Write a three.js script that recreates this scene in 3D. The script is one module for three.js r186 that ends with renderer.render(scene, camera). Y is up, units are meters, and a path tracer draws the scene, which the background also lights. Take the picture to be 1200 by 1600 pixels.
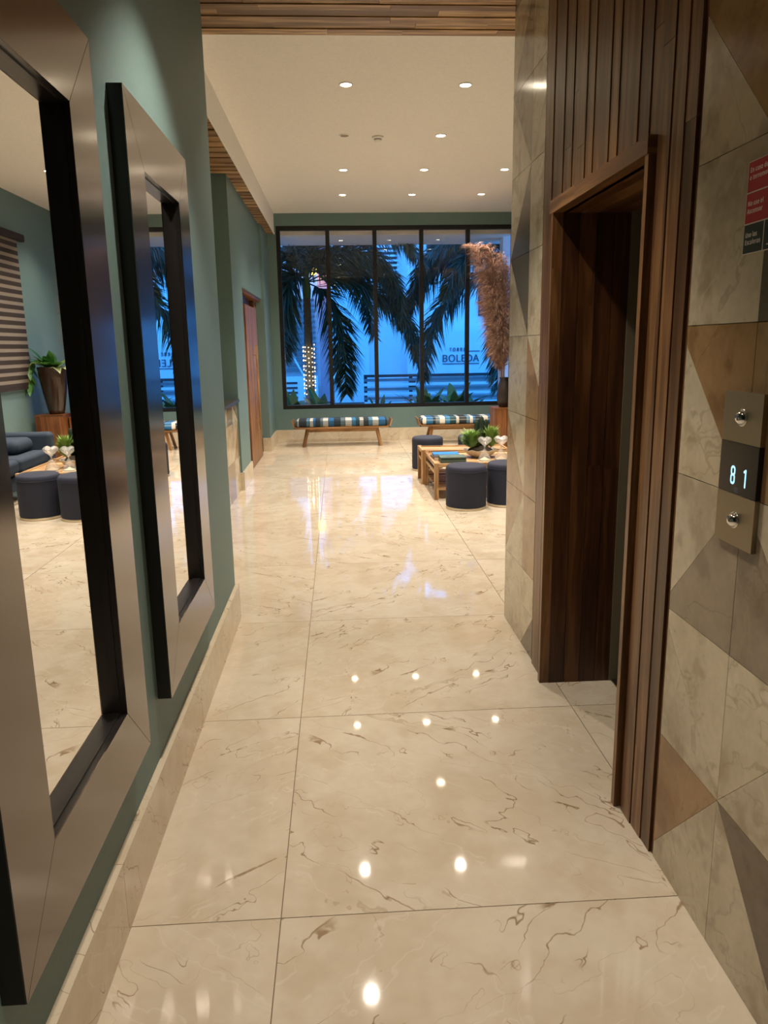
import * as THREE from 'three';
import { mergeGeometries } from 'three/addons/utils/BufferGeometryUtils.js';
import { RoundedBoxGeometry } from 'three/addons/geometries/RoundedBoxGeometry.js';
import { TextGeometry } from 'three/addons/geometries/TextGeometry.js';
import { FontLoader } from 'three/addons/loaders/FontLoader.js';

// ------------------------------------------------------------------ camera, sky, exposure
const scene = new THREE.Scene();
const camera = new THREE.PerspectiveCamera(2 * Math.atan(800 / 1189.7) * 180 / Math.PI, 1200 / 1600, 0.05, 200);
{
  const pitch = 0.2143, yaw = 0.0562, roll = -0.0162;
  camera.rotation.order = 'YXZ';
  camera.position.set(0, 1.58, 0);
  camera.rotation.set(-pitch, -yaw, roll);
}
scene.add(camera);
scene.background = new THREE.Color().setRGB(0.085, 0.62, 1.9);          // clear blue dusk sky
const renderer = new THREE.WebGLRenderer();
renderer.toneMapping = THREE.LinearToneMapping;
renderer.toneMappingExposure = 1.8;
renderer.shadowMap.enabled = true;
const WARM = new THREE.Color().setRGB(1, 0.875, 0.74);
const LOBBY_CD = 11.6, HALL_CD = 12;                                       // candela of the lobby and hall downlights

// ------------------------------------------------------------------ helpers (d is the distance ahead: z = -d)
let seed = 7;
const rnd = () => { seed = (seed + 0x6d2b79f5) | 0; let t = Math.imul(seed ^ (seed >>> 15), 1 | seed); t = (t + Math.imul(t ^ (t >>> 7), 61 | t)) ^ t; return ((t ^ (t >>> 14)) >>> 0) / 4294967296; };
const rr = (a, b) => a + (b - a) * rnd();
const pick = (a) => a[Math.floor(rnd() * a.length)];
const P = (x, y, d) => new THREE.Vector3(x, y, -d);
const used = {};
function numbered(n) { const k = used[n] = (used[n] || 0) + 1; return k === 1 ? n : n + '_' + String(k - 1).padStart(3, '0'); }
function shade(o) { o.castShadow = true; o.receiveShadow = true; return o; }
function part(name, geo, mat, parent) { const m = shade(new THREE.Mesh(geo, mat)); m.name = name; parent.add(m); return m; }
function thing(name, label, category, x = 0, y = 0, d = 0, group) {
  const g = new THREE.Group(); g.name = numbered(name); g.position.set(x, y, -d); g.userData = { label, category };
  if (group) g.userData.group = group; scene.add(g); return g;
}
function structGroup(name) { const g = new THREE.Group(); g.name = name; g.userData = { kind: 'structure' }; scene.add(g); return g; }
function struct(name, geo, mat) { const m = shade(new THREE.Mesh(geo, mat)); m.name = name; m.userData = { kind: 'structure' }; scene.add(m); return m; }
// uv in metres, u along the grain axis
function metreUV(g, grain = 'x', ou = 0, ov = 0) {
  const p = g.attributes.position, n = g.attributes.normal, uv = new Float32Array(p.count * 2);
  for (let i = 0; i < p.count; i++) {
    const x = p.getX(i), y = p.getY(i), z = p.getZ(i), ax = Math.abs(n.getX(i)), ay = Math.abs(n.getY(i)), az = Math.abs(n.getZ(i));
    let a, b;
    if (ax >= ay && ax >= az) { if (grain === 'y') { a = y; b = z; } else { a = z; b = y; } }
    else if (ay >= az) { if (grain === 'z') { a = z; b = x; } else { a = x; b = z; } }
    else { if (grain === 'y') { a = y; b = x; } else { a = x; b = y; } }
    uv[2 * i] = a + ou; uv[2 * i + 1] = b + ov;
  }
  g.setAttribute('uv', new THREE.BufferAttribute(uv, 2)); return g;
}
function bx(x0, x1, y0, y1, d0, d1, grain = 'x', jitter = false) {
  const g = new THREE.BoxGeometry(x1 - x0, y1 - y0, d1 - d0); g.translate((x0 + x1) / 2, (y0 + y1) / 2, -(d0 + d1) / 2);
  return metreUV(g, grain, jitter ? rr(0, 7) : 0, jitter ? rr(0, 7) : 0);
}
function rbx(x0, x1, y0, y1, d0, d1, r = 0.02, seg = 3, grain = 'x') {
  const g = new RoundedBoxGeometry(x1 - x0, y1 - y0, d1 - d0, seg, r); g.translate((x0 + x1) / 2, (y0 + y1) / 2, -(d0 + d1) / 2);
  return metreUV(g, grain, rr(0, 3), rr(0, 3));
}
function merge(list) { return mergeGeometries(list.map((g) => (g.index ? g.toNonIndexed() : g))); }
function bar(a, b, w, h, grain) {   // square bar from a to b
  const dir = b.clone().sub(a), L = dir.length(), g = new THREE.BoxGeometry(w, L, h); metreUV(g, 'y', rr(0, 4), rr(0, 4));
  g.applyQuaternion(new THREE.Quaternion().setFromUnitVectors(new THREE.Vector3(0, 1, 0), dir.normalize()));
  g.translate((a.x + b.x) / 2, (a.y + b.y) / 2, (a.z + b.z) / 2); return g;
}
function lathe(pts, seg = 40) { return new THREE.LatheGeometry(pts.map(([r, y]) => new THREE.Vector2(r, y)), seg); }
function prism(poly, x0, x1) {      // polygon in (d, y), extruded from x0 to x1
  const v = [], n = poly.length; const tri = THREE.ShapeUtils.triangulateShape(poly.map(([d, y]) => new THREE.Vector2(d, y)), []);
  const q = (x, k) => [x, poly[k][1], -poly[k][0]];
  for (const [a, b, c] of tri) { v.push(...q(x0, a), ...q(x0, b), ...q(x0, c)); v.push(...q(x1, a), ...q(x1, c), ...q(x1, b)); }
  for (let k = 0; k < n; k++) { const l = (k + 1) % n; v.push(...q(x0, k), ...q(x1, k), ...q(x1, l), ...q(x0, k), ...q(x1, l), ...q(x0, l)); }
  const g = new THREE.BufferGeometry(); g.setAttribute('position', new THREE.BufferAttribute(new Float32Array(v), 3)); g.computeVertexNormals(); return g;
}

// ------------------------------------------------------------------ noise and textures
const G2 = new Float32Array(65536); for (let i = 0; i < 65536; i++) G2[i] = rnd();
function vn(x, y, per) {            // value noise, periodic
  const xi = Math.floor(x), yi = Math.floor(y), fx = x - xi, fy = y - yi, u = fx * fx * (3 - 2 * fx), v = fy * fy * (3 - 2 * fy);
  const w = (a, b) => G2[((((a % per) + per) % per) * 131 + (((b % per) + per) % per) * 7919 + per * 17) & 65535];
  return (w(xi, yi) * (1 - u) + w(xi + 1, yi) * u) * (1 - v) + (w(xi, yi + 1) * (1 - u) + w(xi + 1, yi + 1) * u) * v;
}
function fbm(x, y, per, oct = 5) { let s = 0, a = 0.5, t = 0; for (let k = 0; k < oct; k++) { s += a * vn(x, y, per); t += a; a *= 0.5; x *= 2; y *= 2; per *= 2; } return s / t; }
function texture(w, h, f, rx, ry, srgb = true) {
  const data = new Uint8Array(w * h * 4);
  for (let j = 0; j < h; j++) for (let i = 0; i < w; i++) {
    const c = f(i / w, j / h), o = 4 * (j * w + i);
    data[o] = Math.max(0, Math.min(255, c[0])); data[o + 1] = Math.max(0, Math.min(255, c[1])); data[o + 2] = Math.max(0, Math.min(255, c[2])); data[o + 3] = 255;
  }
  const t = new THREE.DataTexture(data, w, h, THREE.RGBAFormat); t.wrapS = t.wrapT = THREE.RepeatWrapping; t.magFilter = THREE.LinearFilter; t.minFilter = THREE.LinearMipmapLinearFilter;
  if (srgb) t.colorSpace = THREE.SRGBColorSpace; t.repeat.set(rx, ry); t.needsUpdate = true; return t;
}
const mixc = (a, b, t) => [a[0] + (b[0] - a[0]) * t, a[1] + (b[1] - a[1]) * t, a[2] + (b[2] - a[2]) * t];
const sstep = (a, b, x) => { const t = Math.max(0, Math.min(1, (x - a) / (b - a))); return t * t * (3 - 2 * t); };
function veins(u, v, sc, off, width, warp) {   // sharp, slightly ragged   // thin wandering lines, 0..1
  const wx = fbm(u * 4 + off, v * 4, 4, 4) * warp, wy = fbm(u * 4, v * 4 + off, 4, 4) * warp;
  const n = fbm(u * sc + wx + off * 3, v * sc + wy, sc, 5); return 1 - sstep(0, width, Math.abs(n - 0.5));
}
function crack(u, v, a, b, off, width) {        // long ragged lines running mostly one way across the slab
  const wob = fbm(u * 12 + off, v * 12 + off, 12, 4) * 0.5, n = fbm((u + v) * a + off + wob, (u - v) * b + off * 2 + wob, a * b * 2, 4);
  return 1 - sstep(0, width, Math.abs(n - 0.5));
}
function floorMarble(off) {
  return texture(1024, 1024, (u, v) => {
    const cloud = fbm(u * 3 + off, v * 3 + off, 3, 5), fine = fbm(u * 40 + off, v * 40, 40, 3);
    const f2 = fbm(u * 16 + off, v * 16 + 3, 16, 4);
    let c = mixc([222, 206, 180], [234, 222, 200], sstep(0.3, 0.7, cloud * 0.6 + f2 * 0.4));
    c = mixc(c, [212, 193, 164], sstep(0.55, 0.78, fbm(u * 6 + off * 2, v * 6 + 9, 6, 5)) * 0.5);
    const gate = sstep(0.52, 0.66, fbm(u * 4 + 5 + off, v * 4 + 2, 4, 4));
    c = mixc(c, [146, 118, 86], crack(u, v, 1, 5, off + 1.3, 0.008) * gate * 0.75);
    const gate2 = sstep(0.55, 0.68, fbm(u * 6 + 15 + off, v * 6 + 2, 6, 4));
    c = mixc(c, [126, 100, 72], crack(u, v, 3, 8, off + 7.7, 0.01) * gate2 * 0.7);
    c = mixc(c, [186, 164, 132], crack(u, v, 1, 3, off + 11, 0.0035) * 0.5);
    c = mixc(c, [244, 236, 220], crack(u, v, 2, 6, off + 17.1, 0.014) * (1 - gate) * 0.4);
    const k = 0.985 + 0.03 * fine; return [c[0] * k, c[1] * k, c[2] * k];
  }, 1 / 1.2, 1 / 1.2);
}
const floorTex = [floorMarble(0), floorMarble(3.7), floorMarble(8.2)];
function stone(base, light, vein, off, vstr) {
  return texture(512, 512, (u, v) => {
    const cloud = fbm(u * 4 + off, v * 4, 4, 5), blot = fbm(u * 8 + off, v * 8 + off, 8, 4), fine = fbm(u * 50, v * 50 + off, 50, 2);
    let c = mixc(base, light, sstep(0.3, 0.72, cloud)); c = mixc(c, vein, sstep(0.55, 0.8, blot) * 0.45);
    c = mixc(c, vein, crack(u, v, 1, 4, off + 2, 0.016) * vstr); c = mixc(c, light, crack(u, v, 2, 5, off + 5, 0.03) * 0.4);
    const k = 0.96 + 0.08 * fine; return [c[0] * k, c[1] * k, c[2] * k];
  }, 1.25, 1.25);
}
const stoneTex = {
  light: stone([178, 164, 138], [200, 188, 163], [136, 121, 97], 1, 0.3),
  cream: stone([188, 174, 146], [206, 194, 168], [150, 132, 102], 4, 0.4),
  brown: stone([140, 108, 70], [164, 132, 92], [112, 82, 50], 9, 0.3),
  taupe: stone([124, 110, 92], [148, 133, 112], [100, 86, 68], 13, 0.35),
  dark: stone([92, 80, 64], [112, 98, 80], [74, 62, 48], 17, 0.3),
};
const woodTex = texture(1024, 512, (u, v) => {
  const w = fbm(u * 4, v * 16, 4, 3), ring = fbm(u * 3 + w * 0.4, v * 48 + w * 3, 48, 3), fibre = fbm(u * 24, v * 300, 300, 2);
  let c = mixc([156, 126, 92], [224, 196, 156], sstep(0.25, 0.75, ring)); c = mixc(c, [116, 86, 58], sstep(0.6, 0.8, w) * 0.45);
  const k = 0.86 + 0.28 * fibre; return [c[0] * k, c[1] * k, c[2] * k];
}, 0.5, 1);
const paintTex = texture(256, 256, (u, v) => { const k = 244 + 11 * fbm(u * 64, v * 64, 64, 3); return [k, k, k]; }, 1, 1);
const std = (o) => new THREE.MeshStandardMaterial(o);
const phy = (o) => new THREE.MeshPhysicalMaterial(o);
const rgb = (r, g, b) => new THREE.Color().setRGB(r, g, b);
const floorMats = floorTex.map((t) => phy({ map: t, color: rgb(0.82, 0.82, 0.82), roughness: 0.04, ior: 1.52 }));
const baseMat = phy({ map: floorTex[1], color: rgb(0.9, 0.88, 0.84), roughness: 0.15 });
const grout = std({ color: '#8d7a60', roughness: 0.8 });
const stoneMat = {}; for (const k in stoneTex) stoneMat[k] = phy({ map: stoneTex[k], roughness: 0.13, color: rgb(1, 1, 1) });
const green = std({ color: '#6d8885', map: paintTex, roughness: 0.55 });
const white = std({ color: '#f6f1e9', map: paintTex, roughness: 0.85 });
const woodA = [rgb(0.66, 0.56, 0.43), rgb(0.86, 0.76, 0.60), rgb(0.52, 0.42, 0.32), rgb(0.95, 0.84, 0.66), rgb(0.60, 0.51, 0.42)].map((c) => phy({ map: woodTex, color: c, roughness: 0.38 }));
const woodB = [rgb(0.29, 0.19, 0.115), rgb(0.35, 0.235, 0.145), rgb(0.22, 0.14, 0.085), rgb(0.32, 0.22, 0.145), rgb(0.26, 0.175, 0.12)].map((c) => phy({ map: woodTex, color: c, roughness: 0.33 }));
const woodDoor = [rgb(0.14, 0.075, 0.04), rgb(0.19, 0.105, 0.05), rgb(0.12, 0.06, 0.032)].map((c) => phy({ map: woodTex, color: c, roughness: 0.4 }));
const woodRed = phy({ map: woodTex, color: rgb(0.54, 0.35, 0.2), roughness: 0.42 });
const woodBench = phy({ map: woodTex, color: rgb(0.66, 0.50, 0.34), roughness: 0.45 });
const woodPed = phy({ map: woodTex, color: rgb(0.36, 0.19, 0.10), roughness: 0.4 });
const woodTable = phy({ map: woodTex, color: rgb(0.84, 0.72, 0.56), roughness: 0.45 });
const blackMetal = std({ color: '#1b1a1a', roughness: 0.42, metalness: 0.2 });
const steel = std({ color: '#8f887c', roughness: 0.32, metalness: 1 });
const chrome = std({ color: '#e6e6e6', roughness: 0.06, metalness: 1 });
const glassPane = phy({ color: '#ffffff', transmission: 1, thickness: 0, roughness: 0, ior: 1.5 });

// ------------------------------------------------------------------ measures of the place
const HL = -0.645, HR = 0.945;                 // hall walls
const LW = -1.12, RW = 3.08;                   // lobby walls
const D0 = -2.2, DL = 4.36, DR = 4.25, DB = 13.03;   // back of hall, ends of the hall walls, window wall
const CEIL = 3.69, SOFF = 3.37;

// ------------------------------------------------------------------ floor
{
  const g = structGroup('floor');
  part('floor_bed', bx(-2.6, RW + 0.3, -0.2, -0.014, D0 - 0.3, DB + 0.2), grout, g);
  const X0 = -0.205, Z0 = 1.88, gap = 0.0016;
  for (let i = -2; i <= 2; i++) for (let k = -4; k <= 9; k++) {
    const x0 = Math.max(-2.4, X0 + 1.2 * i), x1 = Math.min(RW + 0.05, X0 + 1.2 * (i + 1)), a = Math.max(D0, Z0 + 1.2 * k), b = Math.min(DB + 0.02, Z0 + 1.2 * (k + 1));
    if (x1 - x0 < 0.05 || b - a < 0.05) continue;
    if (a < 3.2 && (x1 < HL || x0 > 1.4)) continue;
    const geo = bx(x0 + gap, x1 - gap, -0.014, 0, a + gap, b - gap);
    const uv = geo.attributes.uv, fx = rnd() < 0.5 ? -1 : 1, fz = rnd() < 0.5 ? -1 : 1, ou = rr(0, 1.2), ov = rr(0, 1.2);
    for (let q = 0; q < uv.count; q++) uv.setXY(q, uv.getX(q) * fx + ou, uv.getY(q) * fz + ov);
    part('floor_tile', geo, floorMats[((i * 5 + k * 3) % 3 + 3) % 3], g);
  }
}
// ------------------------------------------------------------------ ceilings, wooden beam and soffit
struct('ceiling', merge([bx(-2.6, RW + 0.3, CEIL, CEIL + 0.2, D0 - 0.3, DB + 0.3)]), white);
const EDGE = 4.975;                              // where the wooden ceiling stops and the white lobby ceiling begins
{
  const g = structGroup('trim_1');             // wooden plank ceiling of the hall, reaching a little into the lobby
  part('ceiling_core', merge([bx(HL, HR, SOFF + 0.015, CEIL, D0, DR), bx(-2.4, RW, SOFF + 0.015, CEIL, DL, EDGE - 0.004), bx(HL, RW, SOFF + 0.015, CEIL, DR, DL)]), white, g);
  const rows = [EDGE, 4.89, 4.8, 4.722, 4.632, 4.566, 4.5]; while (rows[rows.length - 1] > D0 + 0.05) rows.push(rows[rows.length - 1] - rr(0.07, 0.1));
  for (let k = 0; k + 1 < rows.length; k++) {
    const a = Math.max(D0, rows[k + 1]), b = rows[k], wide = a > 4.3, x0 = wide ? -2.39 : HL, x1 = wide ? RW : HR;
    const cuts = [x0]; let x = x0 + (wide ? 1.1 : 0.2) + rr(0.2, 1.2); while (x < x1 - 0.15) { cuts.push(x); x += rr(0.7, 1.3); } cuts.push(x1);
    for (let c = 0; c + 1 < cuts.length; c++) part('plank', bx(cuts[c] + 0.001, cuts[c + 1] - 0.001, SOFF + (k % 2) * 0.006, SOFF + 0.016, a + 0.0015, b - 0.0015, 'x', true), pick(woodA), g);
  }
}
{
  const g = structGroup('trim_2');             // dropped soffit with a plank underside along the left of the lobby
  const SE = -0.968;
  part('soffit_core', bx(-2.4, SE, SOFF + 0.015, CEIL, EDGE, DB), white, g);
  let d = EDGE, k = 0;
  while (d < DB - 0.01) {
    const w = Math.min(rr(0.075, 0.115), DB - d), lo = (k++ % 2) * 0.008;
    part('plank', bx(d < 8.66 ? -2.39 : LW, SE - 0.003, SOFF + lo, SOFF + 0.015, d + 0.002, d + w - 0.002, 'x', true), pick(woodA), g); d += w;
  }
  part('edge_strip', bx(SE - 0.003, SE + 0.006, SOFF - 0.004, SOFF + 0.03, EDGE, DB), white, g);
}
// ------------------------------------------------------------------ walls
struct('wall_left', merge([
  bx(-2.6, HL, 0, CEIL, D0 - 0.2, DL),                                   // hall wall, solid
  bx(-2.6, -2.4, 0, CEIL, DL, DB),                                       // back of the reception recess
  bx(-2.4, LW, 0, SOFF + 0.016, 8.65, 9.55),                             // wall between recess and door
  bx(-2.4, LW, 2.30, SOFF + 0.016, 9.55, 11.95),                         // above the door
  bx(-2.4, -1.085, 0, SOFF + 0.016, 11.95, DB),
]), green);
{
  const W = [[-0.945, RW - 0.1, 0.56, 3.5]][0];
  struct('wall_back', merge([
    bx(-2.4, W[0], 0, CEIL, DB, DB + 0.2), bx(W[1], RW + 0.2, 0, CEIL, DB, DB + 0.2),
    bx(W[0], W[1], 0, W[2], DB, DB + 0.2), bx(W[0], W[1], W[3], CEIL, DB, DB + 0.2)]), green);
  struct('wall_right_lobby', bx(RW, RW + 0.2, 0, CEIL, DR, DB), green);
  struct('wall_front', bx(-2.4, 1.6, 0, CEIL, D0 - 0.2, D0), green);
  const g = structGroup('window_1');
  const f = 0.065, d0 = DB + 0.03, d1 = DB + 0.12;
  part('frame_rail', bx(W[0], W[1], W[3] - f, W[3], d0, d1), blackMetal, g);
  part('frame_rail', bx(W[0], W[1], W[2], W[2] + f, d0, d1), blackMetal, g);
  const xs = [W[0], -0.148, 0.62, 1.388, 2.157, W[1] - f];
  xs.forEach((x, i) => part(i === 0 || i === 5 ? 'frame_stile' : 'mullion', bx(x, x + f, W[2] + f, W[3] - f, d0, d1), blackMetal, g));
  for (let i = 0; i < 5; i++) {
    const pg = new THREE.PlaneGeometry(xs[i + 1] - xs[i] - f, W[3] - W[2] - 2 * f); pg.translate((xs[i] + f + xs[i + 1]) / 2, (W[2] + W[3]) / 2, -(DB + 0.075)); part('pane', pg, glassPane, g);
  }
}
// stone-clad lift wall on the right: core plus triangular stone pieces
const OP = { a: 2.345, b: 3.335, h: 2.125, in: 1.29 };                   // lift opening
struct('wall_right', merge([
  bx(HR + 0.012, 1.6, 0, CEIL, D0 - 0.2, OP.a), bx(HR + 0.012, 1.6, 0, CEIL, OP.b, DR - 0.012),
  bx(HR + 0.012, 1.6, OP.h, CEIL, OP.a, OP.b), bx(1.6, RW + 0.2, 0, CEIL, DR - 0.212, DR - 0.012), bx(1.45, 1.6, 0, OP.h, OP.a, OP.b)]), grout);
function stonePiece(parent, tri, mat, x0, x1) {
  const cx = tri.reduce((s, q) => s + q[0], 0) / tri.length, cy = tri.reduce((s, q) => s + q[1], 0) / tri.length;
  const sh = tri.map(([a, b]) => { const L = Math.hypot(a - cx, b - cy), k = Math.max(0, 1 - 0.0016 / L); return [cx + (a - cx) * k, cy + (b - cy) * k]; });
  const g = prism(sh, x0, x1), p = g.attributes.position, uv = new Float32Array(p.count * 2), ou = rr(0, 4), ov = rr(0, 4), th = rr(0, 6.28), c = Math.cos(th), s = Math.sin(th);
  for (let i = 0; i < p.count; i++) { const a = p.getZ(i), b = p.getY(i); uv[2 * i] = a * c - b * s + ou; uv[2 * i + 1] = a * s + b * c + ov; }
  g.setAttribute('uv', new THREE.BufferAttribute(uv, 2)); part('stone_tile', g, mat, parent);
}
function clipPoly(poly, axis, lim, keepLess) {
  const out = []; const ins = (q) => (keepLess ? q[axis] <= lim + 1e-9 : q[axis] >= lim - 1e-9);
  for (let i = 0; i < poly.length; i++) {
    const a = poly[i], b = poly[(i + 1) % poly.length], ia = ins(a), ib = ins(b);
    if (ia) out.push(a); if (ia !== ib) { const t = (lim - a[axis]) / (b[axis] - a[axis]); out.push([a[0] + (b[0] - a[0]) * t, a[1] + (b[1] - a[1]) * t]); }
  } return out;
}
// one square tile cut on a diagonal: dir '/' runs from (d0,y0) to (d1,y1), '\\' from (d0,y1) to (d1,y0); first tone lies above the cut
function cutTile(parent, d0, d1, y0, y1, dir, up, down, x0, x1, lo, hi) {
  const A = [d0, y0], B = [d1, y0], C = [d1, y1], E = [d0, y1];
  const pieces = dir === '/' ? [[[A, C, E], up], [[A, B, C], down]] : dir === '\\' ? [[[E, B, C], up], [[A, B, E], down]] : [[[A, B, C, E], up]];
  for (let [poly, tone] of pieces) {
    poly = clipPoly(clipPoly(clipPoly(poly, 0, hi, true), 0, lo, false), 1, CEIL, true); poly = clipPoly(poly, 1, 0, false);
    if (poly.length >= 3) stonePiece(parent, poly, stoneMat[tone], x0, x1);
  }
}
{
  const g = structGroup('wall_right_stone');
  const rows = [[0, 0.42], [0.42, 0.82], [0.82, 1.22], [1.22, 1.62], [1.62, 2.02], [2.02, 2.42], [2.42, 2.82], [2.82, 3.22], [3.22, 3.69]];
  // column beside the lobby: outer full tile (3.84..4.25) and inner half tile (3.62..3.84)
  const outer = [['-', 'light'], ['\\', 'brown', 'light'], ['/', 'light', 'brown'], ['-', 'light'], ['/', 'dark', 'light'], ['\\', 'light', 'dark'], ['/', 'taupe', 'light'], ['\\', 'light', 'taupe'], ['-', 'taupe']];
  const inner = [['\\', 'cream', 'dark'], ['-', 'brown'], ['-', 'brown'], ['/', 'cream', 'brown'], ['-', 'cream'], ['-', 'cream'], ['\\', 'light', 'cream'], ['-', 'light'], ['-', 'taupe']];
  rows.forEach(([y0, y1], k) => {
    const o = outer[k], i = inner[k];
    cutTile(g, 3.84, DR, y0, y1, o[0], o[1], o[2], HR, HR + 0.012, 3.84, DR);
    if (k === 0) { cutTile(g, 3.6, 3.84, 0, 0.22, '\\', 'cream', 'dark', HR, HR + 0.012, 3.6, 3.84); stonePiece(g, [[3.6, 0.22], [3.84, 0.22], [3.84, 0.42], [3.6, 0.42]], stoneMat.cream, HR, HR + 0.012); }
    else cutTile(g, 3.44, 3.84, y0, y1, i[0], i[1], i[2], HR, HR + 0.012, 3.6, 3.84);
  });
  // wall on the camera's side of the lift: columns of 0.4 counted back from the trim
  const cols = [
    [['\\', 'brown', 'light'], ['/', 'cream', 'light'], ['\\', 'light', 'taupe'], ['/', 'brown', 'cream'], ['-', 'light'], ['/', 'brown', 'light'], ['\\', 'taupe', 'light'], ['/', 'light', 'taupe'], ['-', 'light']],
    [['/', 'dark', 'light'], ['\\', 'cream', 'light'], ['/', 'light', 'taupe'], ['-', 'brown'], ['-', 'dark'], ['-', 'brown'], ['/', 'taupe', 'light'], ['\\', 'light', 'brown'], ['-', 'light']],
  ];
  for (let c = 0; c < 10; c++) rows.forEach(([y0, y1], k) => {
    const d1 = 2.11 - 0.4 * c, d0 = d1 - 0.4, t = cols[c % 2][(k + (c > 1 ? c : 0)) % 9];
    cutTile(g, d0, d1, y0, y1, t[0], t[1], t[2] || t[1], HR, HR + 0.012, D0, 2.06);
  });
  // end of the column facing the lobby
  for (let k = 0; k < 9; k++) for (let i = 0; i < 5; i++) {
    const x0 = HR + 0.43 * i, x1 = x0 + 0.43; const geo = bx(x0 + 0.001, x1 - 0.001, rows[k][0] + 0.001, rows[k][1] - 0.001, DR - 0.012, DR, 'x', true);
    part('stone_tile', geo, stoneMat[pick(['light', 'cream', 'light', 'taupe'])], g);
  }
}
// ------------------------------------------------------------------ lift surround and door
{
  const g = structGroup('trim_3');
  const F = HR - 0.012;                       // face of the boards
  const edges = [3.615, 3.562, 3.437, 3.358, 3.269, 3.158, 3.083, 2.988, 2.906, 2.825, 2.732, 2.654, 2.56, 2.472, 2.386, 2.309, 2.224, 2.145, 2.077, 2.035];
  const HT = 2.145;
  for (let k = 0; k + 1 < edges.length; k++) {
    const a = edges[k + 1], b = edges[k], side = b <= OP.a + 0.02 || a >= OP.b - 0.03, end = k === 0 || k === edges.length - 2;
    const y0 = side ? 0 : HT + 0.02, cut = rr(0.3, 0.8) * (CEIL - y0) + y0, cuts = rnd() < 0.7 ? [y0, side ? rr(1.2, 2.6) : rr(2.3, 2.9), CEIL] : [y0, CEIL];
    for (let c = 0; c + 1 < cuts.length; c++) part('board', bx(F + (end ? 0.014 : (k % 3) * 0.003), HR + 0.03, cuts[c] + 0.0008, cuts[c + 1] - 0.0008, a + 0.002, b - 0.002, 'y', true), pick(woodB), g);
  }
  part('board_backing', merge([bx(HR + 0.006, HR + 0.014, 0, CEIL, OP.b - 0.005, 3.612), bx(HR + 0.006, HR + 0.014, 0, CEIL, 2.038, OP.a + 0.005), bx(HR + 0.006, HR + 0.014, OP.h + 0.01, CEIL, OP.a, OP.b)]), woodB[2], g);
  part('head_rail', bx(F - 0.022, HR + 0.03, OP.h - 0.012, HT + 0.02, OP.a - 0.02, OP.b + 0.025, 'z', true), woodB[1], g);
  part('edge_strip', bx(F - 0.018, HR + 0.03, 0, OP.h - 0.012, OP.b - 0.01, OP.b + 0.022, 'y', true), woodB[1], g);
  part('edge_strip', bx(F - 0.018, HR + 0.03, 0, OP.h - 0.012, OP.a - 0.02, OP.a + 0.006, 'y', true), woodB[3], g);
  // lining of the recess
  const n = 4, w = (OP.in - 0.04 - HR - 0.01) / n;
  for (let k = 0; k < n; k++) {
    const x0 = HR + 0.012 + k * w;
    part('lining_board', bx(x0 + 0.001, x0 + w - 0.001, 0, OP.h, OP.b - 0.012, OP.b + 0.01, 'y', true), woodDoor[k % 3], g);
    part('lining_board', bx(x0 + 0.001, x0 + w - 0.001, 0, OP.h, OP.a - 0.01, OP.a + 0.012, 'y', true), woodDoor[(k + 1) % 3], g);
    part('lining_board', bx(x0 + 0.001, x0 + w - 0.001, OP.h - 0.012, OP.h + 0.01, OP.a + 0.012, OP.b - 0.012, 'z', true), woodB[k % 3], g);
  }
  const e = structGroup('door_1');            // lift door
  const jambMat = std({ color: '#7d7763', roughness: 0.4, metalness: 0.25 });
  const dark = std({ color: '#4a453d', roughness: 0.35, metalness: 0.9 });
  part('door_jamb', bx(OP.in - 0.04, OP.in + 0.06, 0, OP.h, OP.b - 0.016, OP.b + 0.01), jambMat, e);
  part('door_jamb', bx(OP.in - 0.04, OP.in + 0.06, 0, OP.h, OP.a - 0.01, OP.a + 0.016), jambMat, e);
  const mid = (OP.a + OP.b) / 2;
  part('door_leaf', bx(OP.in, OP.in + 0.03, 0.008, OP.h - 0.02, mid + 0.002, OP.b - 0.016), dark, e);
  part('door_leaf', bx(OP.in, OP.in + 0.03, 0.008, OP.h - 0.02, OP.a + 0.016, mid - 0.002), dark, e);
  part('door_sill', bx(OP.in - 0.03, OP.in + 0.06, 0, 0.006, OP.a + 0.016, OP.b - 0.016), steel, e);
}
// ------------------------------------------------------------------ baseboards
{
  const g = structGroup('baseboard_left');
  for (let k = -3; k < 4; k++) { const a = Math.max(D0, 1.86 + 1.2 * (k - 1)), b = Math.min(DL, 1.86 + 1.2 * k); if (b > a) part('baseboard_stone', bx(HL, -0.622, 0, 0.215, a + 0.001, b - 0.001, 'z', true), baseMat, g); }
  part('baseboard_stone', bx(-1.15, -0.622, 0, 0.215, DL, DL + 0.02, 'x', true), baseMat, g);
  part('baseboard_stone', bx(LW - 0.005, -1.098, 0, 0.2, 8.63, 9.55, 'z', true), baseMat, g);
  part('baseboard_stone', bx(-1.2, -1.098, 0, 0.2, 8.62, 8.65, 'x', true), baseMat, g);
  part('baseboard_stone', bx(-1.2, -1.065, 0, 0.21, 11.93, 11.95, 'x', true), baseMat, g);
  part('baseboard_stone', bx(-1.085, -1.065, 0, 0.21, 11.95, DB, 'z', true), baseMat, g);
  const h = structGroup('baseboard_back');
  for (let k = 0; k < 4; k++) part('baseboard_stone', bx(-1.065 + 1.04 * k + 0.001, -1.065 + 1.04 * (k + 1) - 0.001, 0, 0.215, DB - 0.02, DB, 'x', true), baseMat, h);
  const r = structGroup('baseboard_right');
  for (let k = 0; k < 7; k++) part('baseboard_stone', bx(RW - 0.02, RW, 0, 0.21, DR + 0.002 + k * 1.25, Math.min(DR + k * 1.25 + 1.248, DB - 0.02), 'z', true), baseMat, r);
}
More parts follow.
